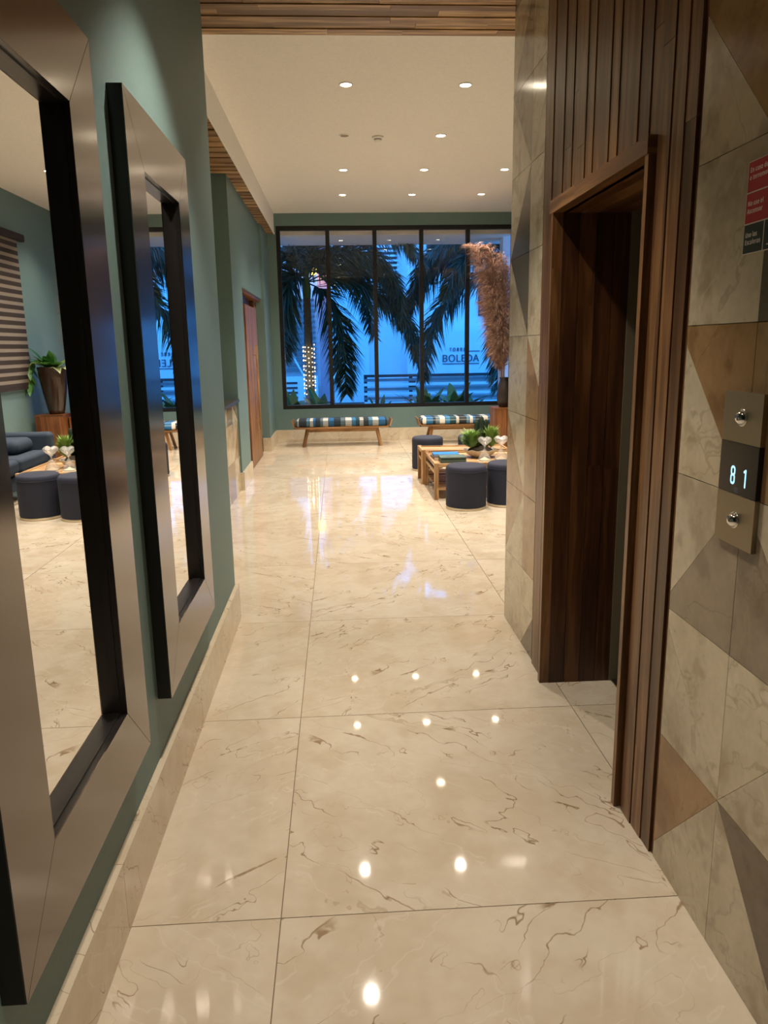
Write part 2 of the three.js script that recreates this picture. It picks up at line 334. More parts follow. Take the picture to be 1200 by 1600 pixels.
// ------------------------------------------------------------------ reception counter in the left recess
{
  const t = thing('reception_counter', 'stone clad reception counter with dark top set in the left recess', 'counter', LW, 0, 6.6);
  const L = (g) => { g.translate(-LW, 0, 6.6); return g; };
  part('body', L(bx(-1.5, LW - 0.03, 0, 1.0, 4.4, 8.62)), grout, t);
  part('countertop', L(bx(-1.56, LW + 0.012, 1.0, 1.03, 4.4, 8.64)), std({ color: '#4c453c', roughness: 0.25 }), t);
  const tones = ['light', 'cream', 'taupe', 'light', 'brown', 'cream'];
  for (let i = 0; i < 8; i++) for (let k = 0; k < 3; k++) {
    const d1 = 8.62 - 0.4 * i, d0 = d1 - 0.4, y0 = k * 0.4, y1 = Math.min(1.0, y0 + 0.4);
    const a = tones[(i * 2 + k) % 6], b = tones[(i + k * 3 + 1) % 6];
    const sub = new THREE.Group(); cutTile(sub, d0, d1, y0, y0 + 0.4, (i + k) % 2 ? '/' : '\\', a, b, LW - 0.03, LW - 0.018, d0, d1);
    [...sub.children].forEach((m) => { let gg = m.geometry; if (k === 2) { const p = gg.attributes.position; for (let q = 0; q < p.count; q++) p.setY(q, Math.min(p.getY(q), y1)); } L(gg); t.add(m); });
  }
}
// ------------------------------------------------------------------ door in the left wall
{
  const g = structGroup('door_2');
  part('door_lining', merge([bx(-1.5, -1.27, 0, 2.3, 9.5, 12), bx(-1.27, LW - 0.02, 2.26, 2.3, 9.55, 11.95), bx(-1.27, LW - 0.03, 0, 2.26, 9.55, 9.62), bx(-1.27, LW - 0.09, 0, 2.26, 11.6, 11.95)]), woodPed, g);
  part('door_leaf', rbx(-1.215, -1.165, 0.006, 2.14, 10.15, 11.5, 0.004, 1, 'y'), woodRed, g);
  const h = part('door_handle', bx(-1.125, -1.1, 0.47, 1.62, 10.76, 10.79, 'y', true), woodTable, g);
  for (const y of [0.62, 1.48]) part('handle_bracket', bx(-1.166, -1.11, y, y + 0.018, 10.72, 10.79), chrome, h);
  part('door_closer', bx(-1.25, -1.17, 2.15, 2.24, 9.75, 10.2), blackMetal, g);
}

// ------------------------------------------------------------------ downlights
const lens = std({ color: '#fff2dc', emissive: rgb(1, 0.86, 0.64), emissiveIntensity: 26, roughness: 0.4 });
const lensOff = std({ color: '#8a7a66', roughness: 0.5 });
const ringMat = std({ color: '#f3efe8', roughness: 0.5 });
const ringGeo = new THREE.TorusGeometry(0.05, 0.007, 8, 32).rotateX(Math.PI / 2);
const lensGeo = new THREE.CylinderGeometry(0.043, 0.043, 0.006, 24);
function downlight(label, x, d, cd, angle, pen, on = true, y = CEIL, group = 'recessed downlights') {
  const t = thing('ceiling_light', label, 'downlight', x, y, d, group);
  const r = part('trim_ring', ringGeo, ringMat, t); r.position.y = -0.003;
  const l = part('lens', lensGeo, on ? lens : lensOff, t); l.position.y = -0.004;
  if (!on) return;
  const s = new THREE.SpotLight(WARM, cd, 0, angle, pen, 2); s.position.set(x, y - 0.012, -d); s.target.position.set(x, 0, -d);
  s.castShadow = true; s.shadow.radius = y < CEIL ? 2.5 : 1.6; s.name = 'downlight_beam'; scene.add(s); scene.add(s.target);
}
const CX = [0.13, 1.12, 2.115], CD = [6.865, 8.41, 9.955, 11.51];
CD.forEach((d, j) => CX.forEach((x, i) => downlight(j === 1 && i === 0 ? 'unlit recessed downlight beside the smoke detector' : `lit lobby downlight in the row ${['nearest the wooden hall ceiling', 'beside the smoke detector', 'second from the window wall', 'nearest the window wall'][j]}, ${['on the plank soffit side', 'in the middle line', 'on the blind side'][i]}`, x, d, LOBBY_CD, 1.02, 0.75, !(j === 1 && i === 0), CEIL, j === 1 && i === 0 ? undefined : 'lit lobby downlights')));
downlight('lit recessed downlight just past the edge of the wooden hall ceiling', 0.13, 5.32, LOBBY_CD, 1.02, 0.75);
downlight('lit downlight in the wooden hall ceiling opposite the lift door', -0.02, 2.95, HALL_CD, 0.8, 0.28, true, SOFF, 'hall downlights');
downlight('lit downlight in the wooden hall ceiling before the call panel', 0.1, 1.0, HALL_CD * 0.65, 0.54, 0.45, true, SOFF, 'hall downlights');
{
  const t = thing('smoke_detector', 'small white round smoke detector on the lobby ceiling', 'smoke detector', 0.475, CEIL, 8.47);
  part('base_plate', lathe([[0, 0], [0.06, 0], [0.06, -0.015], [0.052, -0.022], [0, -0.022]].reverse()), ringMat, t);
  const c = part('sensor_cap', lathe([[0, -0.022], [0.04, -0.022], [0.034, -0.045], [0, -0.05]].reverse()), ringMat, t);
  part('grille', lathe([[0.03, -0.038], [0.039, -0.032], [0.039, -0.026]]), std({ color: '#777', roughness: 0.6 }), c);
}

// ------------------------------------------------------------------ wall mirrors
{
  const frameMat = phy({ color: rgb(0.19, 0.165, 0.15), metalness: 0.92, roughness: 0.15 });
  const sideMat = phy({ color: rgb(0.02, 0.018, 0.017), roughness: 0.3 });
  const mirrorMat = std({ color: rgb(0.93, 0.93, 0.92), metalness: 1, roughness: 0 });
  const face = 0.046, sb = 0.0, gl = 0.011, w = 0.198;    // heights above the wall: face, back of the outer side, glass
  function wallMirror(label, d0, d1, y0, y1) {
    const t = thing('wall_mirror', label, 'mirror', HL, 0, (d0 + d1) / 2, 'framed hall mirrors'), dc = (d0 + d1) / 2, a = d0 - dc, b = d1 - dc;
    const O = [[a, y0], [b, y0], [b, y1], [a, y1]], I = [[a + w, y0 + w], [b - w, y0 + w], [b - w, y1 - w], [a + w, y1 - w]];
    for (let k = 0; k < 4; k++) {
      const l = (k + 1) % 4, gpx = 0.0012, q = [O[k], O[l], I[l], I[k]];
      const cx = q.reduce((s, v) => s + v[0], 0) / 4, cy = q.reduce((s, v) => s + v[1], 0) / 4;
      const sh = q.map(([u, v]) => [u + Math.sign(cx - u) * (k % 2 ? 0 : gpx), v + Math.sign(cy - v) * (k % 2 ? gpx : 0)]);
      const rail = part(['bottom_rail', 'far_stile', 'top_rail', 'near_stile'][k], prism(sh, face - 0.003, face), frameMat, t);
      const e = 0.0005;
      part('rail_side', prism(q.map(([u, v]) => [u + Math.sign(cx - u) * e, v + Math.sign(cy - v) * e]), sb, face - 0.003), sideMat, rail);
      const J = [[a + w + 0.0, y0 + w + 0.0], [b - w, y0 + w], [b - w, y1 - w], [a + w, y1 - w]];
    }
    // stepped inner reveal
    const st = 0.004, r0 = [a + w, b - w, y0 + w, y1 - w];
    part('inner_reveal', merge([bx(gl, face - 0.018, r0[2] - 0.02, r0[2] + st, r0[0], r0[1]), bx(gl, face - 0.018, r0[3] - st, r0[3] + 0.02, r0[0], r0[1]), bx(gl, face - 0.018, r0[2], r0[3], r0[0] - 0.02, r0[0] + st), bx(gl, face - 0.018, r0[2], r0[3], r0[1] - st, r0[1] + 0.02)]), sideMat, t);
    part('mirror_glass', bx(gl - 0.006, gl, r0[2] - 0.02, r0[3] + 0.02, r0[0] - 0.02, r0[1] + 0.02), mirrorMat, t);
    
  }
  wallMirror('tall dark framed wall mirror whose glass shows the sofa and striped blind', 1.205, 2.148, 0.415, 2.34);
  wallMirror('tall dark framed wall mirror hung closer to the lobby whose glass shows the blue window', 2.447, 3.388, 0.415, 2.335);
}
// ------------------------------------------------------------------ lift call panel and safety sign
{
  const t = thing('lift_call_panel', 'brushed steel lift call panel with two chrome buttons and lit digits', 'call panel', HR, 1.1, 1.72);
  const a = -0.085, b = 0.087, S = std({ color: '#a3967f', metalness: 1, roughness: 0.42 });
  part('lower_plate', bx(-0.012, 0, 0, 0.123, a, b), S, t); part('upper_plate', bx(-0.012, 0, 0.246, 0.363, a, b), S, t);
  const c = document.createElement('canvas'); c.width = 512; c.height = 366; const x = c.getContext('2d');
  x.fillStyle = '#000'; x.fillRect(0, 0, 512, 366); x.strokeStyle = '#bfe9ff'; x.lineWidth = 17; x.lineCap = 'round'; x.lineJoin = 'round';
  x.beginPath(); x.roundRect(172, 176, 46, 56, 20); x.stroke(); x.beginPath(); x.roundRect(172, 232, 46, 62, 20); x.stroke();
  x.beginPath(); x.moveTo(346, 192); x.lineTo(366, 180); x.lineTo(366, 296); x.stroke();
  x.fillStyle = '#2a2c30'; for (let i = 0; i < 3; i++) for (let k = 0; k < 3; k++) x.fillRect(232 + i * 16, 318 + k * 13, 11, 8);
  const em = new THREE.CanvasTexture(c); em.colorSpace = THREE.SRGBColorSpace;
  part('display_housing', bx(-0.0118, 0, 0.124, 0.245, a, b), std({ color: '#1a181c', roughness: 0.2 }), t);
  const pg = new THREE.PlaneGeometry(0.17, 0.121); pg.rotateY(-Math.PI / 2); pg.translate(-0.0123, 0.1845, -0.001);
  part('display_screen', pg, std({ color: '#17151a', emissive: rgb(0.5, 0.82, 1), emissiveMap: em, emissiveIntensity: 1.4, roughness: 0.15 }), t);
  for (const y of [0.062, 0.305]) {
    const bt = part('call_button', lathe([[0, 0.016], [0.006, 0.0155], [0.013, 0.011], [0.016, 0.004], [0.017, 0]].reverse(), 28).rotateZ(Math.PI / 2), chrome, t); bt.position.set(-0.012, y, 0);
    const rg = part('button_ring', new THREE.TorusGeometry(0.0185, 0.0022, 8, 28).rotateY(Math.PI / 2), chrome, bt);
  }
}
{
  const W = 0.2, H = 0.2, d1 = 1.798, y0 = 1.773;
  const c = document.createElement('canvas'); c.width = 1000; c.height = 1000; const x = c.getContext('2d');
  x.fillStyle = '#d8cfc4'; x.fillRect(0, 0, 1000, 1000); x.fillStyle = '#b4141c'; x.fillRect(8, 8, 984, 322); x.fillRect(8, 344, 984, 322); x.fillStyle = '#1f2a24'; x.fillRect(8, 680, 412, 312); x.fillRect(434, 680, 558, 312);
  x.fillStyle = '#eadfd4'; x.font = 'bold 74px sans-serif';
  x.fillText('En caso de incendio', 40, 120); x.fillText('o terremoto', 40, 200);
  x.fillText('No use el', 40, 480); x.fillText('Ascensor', 40, 562); x.fillText('Use las', 40, 820); x.fillText('Escaleras', 40, 900);
  x.strokeStyle = '#eadfd4'; x.lineWidth = 14; x.strokeRect(600, 384, 250, 244); x.beginPath(); x.moveTo(600, 384); x.lineTo(850, 628); x.stroke();
  x.beginPath(); x.moveTo(500, 940); for (let k = 0; k < 5; k++) { x.lineTo(500 + 80 * k, 940 - 45 * k); x.lineTo(580 + 80 * k, 940 - 45 * k); } x.stroke();
  const tx = new THREE.CanvasTexture(c); tx.colorSpace = THREE.SRGBColorSpace;
  const t = thing('safety_sign', 'red and black emergency sign with Spanish text above the call panel', 'sign', HR, y0, d1 - W / 2);
  part('plate', bx(-0.003, 0, 0, H, -W / 2, W / 2), std({ color: '#d8cfc4', roughness: 0.5 }), t);
  const pg = new THREE.PlaneGeometry(W, H); pg.rotateY(-Math.PI / 2); pg.translate(-0.0034, H / 2, 0); part('print', pg, std({ map: tx, roughness: 0.45 }), t);
}

// ------------------------------------------------------------------ benches
{
  const c = document.createElement('canvas'); c.width = 1024; c.height = 256; const x = c.getContext('2d');
  x.fillStyle = '#33566e'; x.fillRect(0, 0, 1024, 256);
  const cols = ['#e7e2d6', '#2a6fa8', '#24303a', '#6d7f86', '#e9e4da', '#3c83b5', '#1f4650', '#cfcabd', '#2d3338', '#5d8fae'];
  let px = 0, k = 0; while (px < 1024) { const w = 18 + rnd() * 44; x.fillStyle = cols[k++ % cols.length]; x.fillRect(px, 0, w, 256); px += w; if (rnd() < 0.5) { x.fillStyle = '#15222b'; x.fillRect(px, 0, 5, 256); px += 5; } }
  for (const [y, h, s] of [[30, 34, 'rgba(30,60,84,.42)'], [96, 12, 'rgba(240,236,226,.4)'], [140, 44, 'rgba(20,40,56,.4)'], [214, 16, 'rgba(240,236,226,.35)']]) { x.fillStyle = s; x.fillRect(0, y, 1024, h); }
  const plaid = new THREE.CanvasTexture(c); plaid.colorSpace = THREE.SRGBColorSpace; plaid.wrapS = plaid.wrapT = THREE.RepeatWrapping; plaid.repeat.set(0.55, 2.0);
  const plaidMat = std({ map: plaid, roughness: 0.9 });
  function bench(label, x0) {
    const L = 1.55, t = thing('bench', label, 'bench', x0 + L / 2, 0, 12.5, 'plaid benches under the window');
    const h = L / 2, dp = 0.2;
    part('cushion', rbx(-h + 0.03, h - 0.03, 0.325, 0.445, -dp, dp, 0.045, 4), plaidMat, t);
    part('seat_board', bx(-h, h, 0.298, 0.322, -dp - 0.01, dp + 0.01, 'x', true), woodBench, t);
    for (const s of [-1, 1]) {
      part('end_lip', bar(new THREE.Vector3(s * (h - 0.012), 0.3, 0), new THREE.Vector3(s * (h + 0.03), 0.43, 0), 0.018, 2 * dp + 0.02), woodBench, t);
      part('side_apron', bx(-h + 0.2, h - 0.2, 0.24, 0.298, s * 0.15 - 0.012, s * 0.15 + 0.012, 'x', true), woodBench, t);
      for (const q of [-1, 1]) part('leg', bar(new THREE.Vector3(s * (h - 0.215), 0.298, q * 0.15), new THREE.Vector3(s * (h - 0.145), 0, q * 0.175), 0.035, 0.04), woodBench, t);
    }
  }
  bench('low wooden bench with blue plaid cushion, standing clear beside the left door', -0.735);
  bench('low wooden bench with blue plaid cushion, partly behind the coffee table plants', 1.295);
}
// ------------------------------------------------------------------ ottomans
{
  const navy = phy({ color: rgb(0.018, 0.022, 0.042), roughness: 0.85, sheen: 0.4, sheenColor: rgb(0.06, 0.07, 0.12), sheenRoughness: 0.5 });
  const cream = std({ color: '#c9b592', roughness: 0.5 });
  const o0 = thing('ottoman', 'round navy ottoman in front of the coffee table corner', 'ottoman', 1.232, 0, 7.36, 'navy drum ottomans');
  part('body', lathe([[0.198, 0.028], [0.2, 0.035], [0.2, 0.375]], 56), navy, o0);
  part('top_pad', lathe([[0.2, 0.378], [0.201, 0.392], [0.196, 0.415], [0.18, 0.43], [0.12, 0.438], [0, 0.44]], 56), navy, o0);
  part('piping', new THREE.TorusGeometry(0.2, 0.004, 6, 56).rotateX(Math.PI / 2).translate(0, 0.377, 0), navy, o0);
  part('base_ring', lathe([[0, 0], [0.196, 0], [0.198, 0.003], [0.198, 0.026], [0, 0.026]], 56), cream, o0);
  for (const [x, d, l] of [[1.665, 7.47, 'round navy ottoman between the front ottoman and the stone column'], [1.128, 9.78, 'round navy ottoman at the window side corner of the coffee table'], [1.74, 9.85, 'round navy ottoman half hidden behind the table greenery']]) {
    const c = o0.clone(); c.name = numbered('ottoman'); c.position.set(x, 0, -d); c.userData = { ...o0.userData, label: l }; scene.add(c);
  }
}
// ------------------------------------------------------------------ coffee tables
function tableAt(label, x0, x1, d0, d1, top) {
  const cx = (x0 + x1) / 2, cd = (d0 + d1) / 2, t = thing('coffee_table', label, 'coffee table', cx, 0, cd), X = (x1 - x0) / 2, D = (d1 - d0) / 2, s = 0.022;
  for (const a of [-1, 1]) for (const b of [-1, 1]) part('leg', bx(a * (X - s) - s, a * (X - s) + s, 0, top, b * (D - s) - s, b * (D - s) + s, 'y', true), woodTable, t);
  for (const b of [-1, 1]) {
    part('rail', bx(-X + 2 * s, X - 2 * s, top - 0.045, top - 0.006, b * (D - s) - 0.012, b * (D - s) + 0.012, 'x', true), woodTable, t);
    part('rail', bx(b * (X - s) - 0.012, b * (X - s) + 0.012, top - 0.045, top - 0.006, -D + 2 * s, D - 2 * s, 'z', true), woodTable, t);
    part('stretcher', bx(b * (X - s) - 0.012, b * (X - s) + 0.012, 0.265, 0.29, -D + 2 * s, D - 2 * s, 'z', true), woodTable, t);
  }
  part('top_panel', bx(-X + 2 * s - 0.01, X - 2 * s + 0.01, top - 0.032, top - 0.018, -D + 0.034, D - 0.034, 'x', true), woodTable, t);
  const n = Math.max(3, Math.round(2 * D / 0.11));
  for (let k = 0; k < n; k++) { const q = -D + 0.06 + (2 * D - 0.12) * k / (n - 1); part('shelf_slat', bx(-X + 2 * s - 0.01, X - 2 * s + 0.01, 0.1, 0.115, q - 0.025, q + 0.025, 'x', true), woodTable, t); }
}
tableAt('light wooden coffee table carrying books, bowl and hourglasses', 0.968, 2.0, 7.76, 8.69, 0.386);
tableAt('narrow light wooden table pushed against the large coffee table', 0.935, 1.97, 8.705, 9.15, 0.4);
{
  // books
  const page = std({ color: '#d9cfb8', roughness: 0.8 });
  function book(label, x, y, d, w, dp, h, turn, col, extra) {
    const t = thing('book', label, 'book', x, y, d, 'books on the coffee table'); t.rotation.y = turn; const m = std({ color: col, roughness: 0.4 });
    part('pages', bx(-w / 2 + 0.004, w / 2 - 0.004, 0.003, h - 0.003, -dp / 2 + 0.004, dp / 2 - 0.004), page, t);
    part('cover', merge([bx(-w / 2, w / 2, 0, 0.003, -dp / 2, dp / 2), bx(-w / 2, w / 2, h - 0.003, h, -dp / 2, dp / 2), bx(-w / 2, -w / 2 + 0.004, 0.003, h - 0.003, -dp / 2, dp / 2)]), m, t);
    return t;
  }
  book('thick tan book under the blue book', 1.15, 0.368, 8.24, 0.3, 0.23, 0.035, 0.05, '#6a5540');
  book('glossy blue book lying on the tan book', 1.15, 0.404, 8.24, 0.28, 0.21, 0.022, -0.04, '#2d7cc8');
  const c = document.createElement('canvas'); c.width = 256; c.height = 256; const x = c.getContext('2d'); x.fillStyle = '#1d4238'; x.fillRect(0, 0, 256, 256);
  x.strokeStyle = '#e6e4d2'; x.lineWidth = 3; for (let i = 0; i < 8; i++) for (let k = 0; k < 8; k++) { x.beginPath(); x.moveTo(i * 32 + 6, k * 32 + 24); x.lineTo(i * 32 + 16, k * 32 + 8); x.lineTo(i * 32 + 26, k * 32 + 24); x.stroke(); }
  const tx = new THREE.CanvasTexture(c); tx.colorSpace = THREE.SRGBColorSpace; tx.wrapS = tx.wrapT = THREE.RepeatWrapping; tx.repeat.set(7, 7);
  const t = thing('keepsake_box', 'dark green patterned box in front of the stacked books', 'box', 1.185, 0.368, 7.98); const gm = std({ map: tx, roughness: 0.5 });
  part('box_body', rbx(-0.135, 0.135, 0, 0.042, -0.1, 0.1, 0.006, 2), gm, t); part('lid', rbx(-0.138, 0.138, 0.043, 0.064, -0.103, 0.103, 0.006, 2), gm, t);
  // bowl planter
  const bowlX = 1.54, bowlD = 8.27, by = 0.368;
  const b = thing('bowl_planter', 'shallow off white ceramic bowl filled with moss on the coffee table', 'bowl', bowlX, by, bowlD);
  const bg = lathe([[0.06, 0], [0.1, 0.012], [0.155, 0.05], [0.185, 0.088], [0.178, 0.09], [0.145, 0.056], [0.09, 0.024], [0, 0.02]], 44);
  { const p = bg.attributes.position; for (let i = 0; i < p.count; i++) { const a = Math.atan2(p.getZ(i), p.getX(i)), r = Math.hypot(p.getX(i), p.getZ(i)); if (r > 0.14) p.setY(i, p.getY(i) + 0.006 * Math.sin(a * 9)); } bg.computeVertexNormals(); }
  part('ceramic_shell', bg, std({ color: '#cfc6b6', roughness: 0.35 }), b);
  const soil = new THREE.SphereGeometry(0.14, 40, 20, 0, 6.283, 0, 1.57); { const p = soil.attributes.position; for (let i = 0; i < p.count; i++) { const k = 1 + 0.16 * (vn(p.getX(i) * 60 + 50, p.getZ(i) * 60 + 50, 256) - 0.5); p.setXYZ(i, p.getX(i) * k, p.getY(i) * 0.55 * k + 0.05, p.getZ(i) * k); } soil.computeVertexNormals(); }
  part('moss', soil, std({ color: '#2c2418', roughness: 1 }), b);
  function tuft(label, x, d, y0, r, h, n, col, up) {
    const v = []; const pts = [];
    for (let i = 0; i < n; i++) {
      const a = rr(0, 6.283), e = Math.pow(rnd(), 0.6), o = new THREE.Vector3(Math.cos(a) * r * 0.25 * rnd(), rr(0, 0.6) * h, Math.sin(a) * r * 0.25 * rnd());
      const tip = o.clone().add(new THREE.Vector3(Math.cos(a) * r * e * (1 - up), (0.25 + 0.5 * rnd()) * h * (0.5 + up), Math.sin(a) * r * e * (1 - up)));
      const m = o.clone().lerp(tip, 0.55).add(new THREE.Vector3(0, 0.012, 0)), s = new THREE.Vector3(-Math.sin(a), 0.2, Math.cos(a)).multiplyScalar(0.005);
      v.push(o.x, o.y, o.z, m.x + s.x, m.y + s.y, m.z + s.z, m.x - s.x, m.y - s.y, m.z - s.z, tip.x, tip.y, tip.z, m.x - s.x, m.y - s.y, m.z - s.z, m.x + s.x, m.y + s.y, m.z + s.z);
    }
    const g = new THREE.BufferGeometry(); g.setAttribute('position', new THREE.BufferAttribute(new Float32Array(v), 3)); g.computeVertexNormals();
    const t = thing('small_plant', label, 'plant', x, y0, d); part('foliage', g, std({ color: col, roughness: 0.7, side: THREE.DoubleSide }), t);
    part('stem', new THREE.CylinderGeometry(0.004, 0.006, h * 0.7, 8).translate(0, h * 0.35, 0), std({ color: '#4a4a26', roughness: 0.9 }), t);
  }
  tuft('feathery bright green fern at the left side of the moss bowl', bowlX - 0.1, bowlD, by + 0.1, 0.15, 0.2, 900, '#86a558', 0.22);
  tuft('feathery bright green fern at the right side of the moss bowl', bowlX + 0.12, bowlD + 0.02, by + 0.1, 0.14, 0.23, 900, '#8ca95c', 0.26);
  {
    const t = thing('column_cactus', 'cluster of tall dark green cactus columns in the moss bowl', 'cactus', bowlX + 0.02, by + 0.1, bowlD + 0.08); const m = std({ color: '#1d2f22', roughness: 0.7 });
    for (const [x, z, h, r] of [[-0.05, 0, 0.3, 0.024], [0, 0.02, 0.345, 0.027], [0.055, 0, 0.31, 0.024], [0.02, -0.04, 0.28, 0.022], [-0.03, -0.05, 0.25, 0.022]]) {
      const g = lathe([[r * 0.8, 0], [r, h * 0.2], [r, h * 0.85], [r * 0.7, h * 0.96], [0, h]], 24), p = g.attributes.position;
      for (let i = 0; i < p.count; i++) { const a = Math.atan2(p.getZ(i), p.getX(i)), k = 1 + 0.14 * Math.cos(a * 8); p.setX(i, p.getX(i) * k); p.setZ(i, p.getZ(i) * k); } g.computeVertexNormals(); g.translate(x, 0, z); part('cactus_column', g, m, t);
    }
  }
  // hourglass ornaments, heart shaped bulbs
  const clear = phy({ color: '#ffffff', transmission: 0.88, thickness: 0, roughness: 0.12, ior: 1.6 }), ribbed = phy({ color: '#f4f2ee', transmission: 0.8, thickness: 0, roughness: 0.22, ior: 1.6 });
  const sand = std({ color: '#d8ccb4', roughness: 0.9 });
  function hourglass(label, x, d, ribs) {
    const t = thing('hourglass', label, 'hourglass', x, by, d, 'glass hourglasses on the coffee table');
    const prof = []; for (let i = 0; i <= 40; i++) { const s = i / 40; let r; if (s < 0.45) r = 0.008 + 0.062 * Math.sin((0.45 - s) / 0.45 * 1.35); else if (s < 0.52) r = 0.008; else { const q = (s - 0.52) / 0.48; r = 0.008 * (1 - q) + 0.072 * Math.sin(Math.PI * Math.pow(q, 1.5)); } prof.push([Math.max(0.0005, r), 0.012 + s * 0.268]); }
    const g = lathe([[0.0005, 0.01], [0.066, 0.01], ...prof], 48);
    const p = g.attributes.position; for (let i = 0; i < p.count; i++) { const a = Math.atan2(p.getZ(i), p.getX(i)), y = p.getY(i); let k = ribs ? 1 + 0.07 * Math.cos(a * 14 + y * 40) : 1; p.setX(i, p.getX(i) * k); p.setZ(i, p.getZ(i) * k); if (y > 0.24) p.setY(i, y - 0.03 * Math.exp(-((p.getX(i) / 0.02) ** 2))); } g.computeVertexNormals();
    part('glass_body', g, ribs ? ribbed : clear, t); part('foot', lathe([[0, 0], [0.07, 0], [0.07, 0.009], [0, 0.009]].reverse(), 40), sand, t);
    part('sand', lathe([[0, 0.05], [0.02, 0.035], [0.055, 0.02], [0.06, 0.013], [0, 0.013]].reverse(), 30), sand, t);
  }
  hourglass('smooth clear glass hourglass on a pale foot by the bowl', 1.528, 7.96, false);
  hourglass('ribbed swirled glass hourglass between the bowl and the stone column', 1.712, 7.99, true);
}
// ------------------------------------------------------------------ pedestals, vase, pampas, potted plant
function pedestal(label, x0, x1, d0, d1, h) {
  const cx = (x0 + x1) / 2, cd = (d0 + d1) / 2, t = thing('pedestal', label, 'pedestal', cx, 0, cd, 'wooden plant pedestals'), X = (x1 - x0) / 2, D = (d1 - d0) / 2;
  for (const s of [-1, 1]) { part('side_panel', bx(s > 0 ? X - 0.02 : -X, s > 0 ? X : -X + 0.02, 0, h - 0.02, -D, D, 'y', true), woodPed, t); part('side_panel', bx(-X + 0.021, X - 0.021, 0, h - 0.02, s > 0 ? D - 0.02 : -D, s > 0 ? D : -D + 0.02, 'y', true), woodPed, t); }
  part('top_panel', bx(-X - 0.004, X + 0.004, h - 0.02, h, -D - 0.004, D + 0.004, 'x', true), woodPed, t);
}
pedestal('dark brown wooden pedestal under the pampas vase', 2.3, 2.6, 11.2, 11.6, 0.66);
pedestal('reddish wooden pedestal under the glazed pot by the striped blind', 2.62, 3.0, 11.0, 11.4, 0.71);
{
  const v = thing('floor_vase', 'dark vase holding tall pampas grass beside the window', 'vase', 2.47, 0.66, 11.4);
  part('vase_body', lathe([[0, 0], [0.07, 0], [0.1, 0.08], [0.11, 0.2], [0.09, 0.32], [0.062, 0.4], [0.07, 0.44], [0.06, 0.44], [0.05, 0.4], [0.05, 0.1], [0, 0.1]], 36), std({ color: '#2b2320', roughness: 0.4 }), v);
  const t = thing('pampas_grass', 'tall rusty pink pampas grass plumes leaning in the dark vase', 'dried grass', 2.47, 1.0, 11.4);
  const fluff = std({ color: '#ab8a78', roughness: 1, side: THREE.DoubleSide, vertexColors: true }), stemM = std({ color: '#9a7248', roughness: 0.9 });
  const tips = [[-0.6, 2.0, -0.05, 1], [-0.36, 1.97, 0.05, 1.1], [-0.2, 1.8, -0.12, 1.1], [-0.1, 1.85, 0.1, 1.1], [-0.42, 1.66, 0.12, 1], [0.02, 1.7, 0.0, 1], [-0.32, 1.4, 0.14, 1], [-0.36, 1.2, -0.1, 0.9], [-0.05, 1.5, -0.2, 1]];
  tips.forEach(([tx, ty, tz, s], idx) => {
    const c = new THREE.CatmullRomCurve3([new THREE.Vector3(tx * 0.05, -0.25, tz * 0.1), new THREE.Vector3(tx * 0.22, ty * 0.4, tz * 0.35), new THREE.Vector3(tx * 0.5, ty * 0.78, tz * 0.7), new THREE.Vector3(tx * 0.72, ty * 0.97, tz * 0.9), new THREE.Vector3(tx, ty, tz)]);
    const stem = part('stem', new THREE.TubeGeometry(c, 24, 0.004, 6), stemM, t);
    const pos = [], col = [];
    for (let i = 0; i < 2600; i++) {
      const u = 0.28 + 0.71 * rnd(), o = c.getPointAt(u), tan = c.getTangentAt(u), a = rr(0, 6.283), fade = Math.sin(Math.min(1, (1 - u) / 0.3) * 1.57) * Math.min(1, (u - 0.26) / 0.1);
      const out = new THREE.Vector3(Math.cos(a) - 0.55, 0.05, Math.sin(a)).normalize(), L = (0.08 + 0.27 * rnd()) * s * (0.35 + 0.65 * fade);
      const dir = out.multiplyScalar(0.85).addScaledVector(tan, 0.5).normalize(), mid = o.clone().addScaledVector(dir, L * 0.55), tip = o.clone().addScaledVector(dir, L).add(new THREE.Vector3(0, -L * (0.25 + 0.3 * rnd()), 0));
      const w = new THREE.Vector3().crossVectors(dir, new THREE.Vector3(rr(-1, 1), rr(-1, 1), rr(-1, 1))).normalize().multiplyScalar(0.0022);
      pos.push(o.x, o.y, o.z, mid.x + w.x, mid.y + w.y, mid.z + w.z, mid.x - w.x, mid.y - w.y, mid.z - w.z, tip.x, tip.y, tip.z, mid.x - w.x, mid.y - w.y, mid.z - w.z, mid.x + w.x, mid.y + w.y, mid.z + w.z);
      const k = rr(0.7, 1.12); for (let q = 0; q < 6; q++) col.push(k, k * 0.98, k * 0.95);
    }
    const g = new THREE.BufferGeometry(); g.setAttribute('position', new THREE.BufferAttribute(new Float32Array(pos), 3)); g.setAttribute('color', new THREE.BufferAttribute(new Float32Array(col), 3)); g.computeVertexNormals(); part('plume', g, fluff, stem);
  });
}
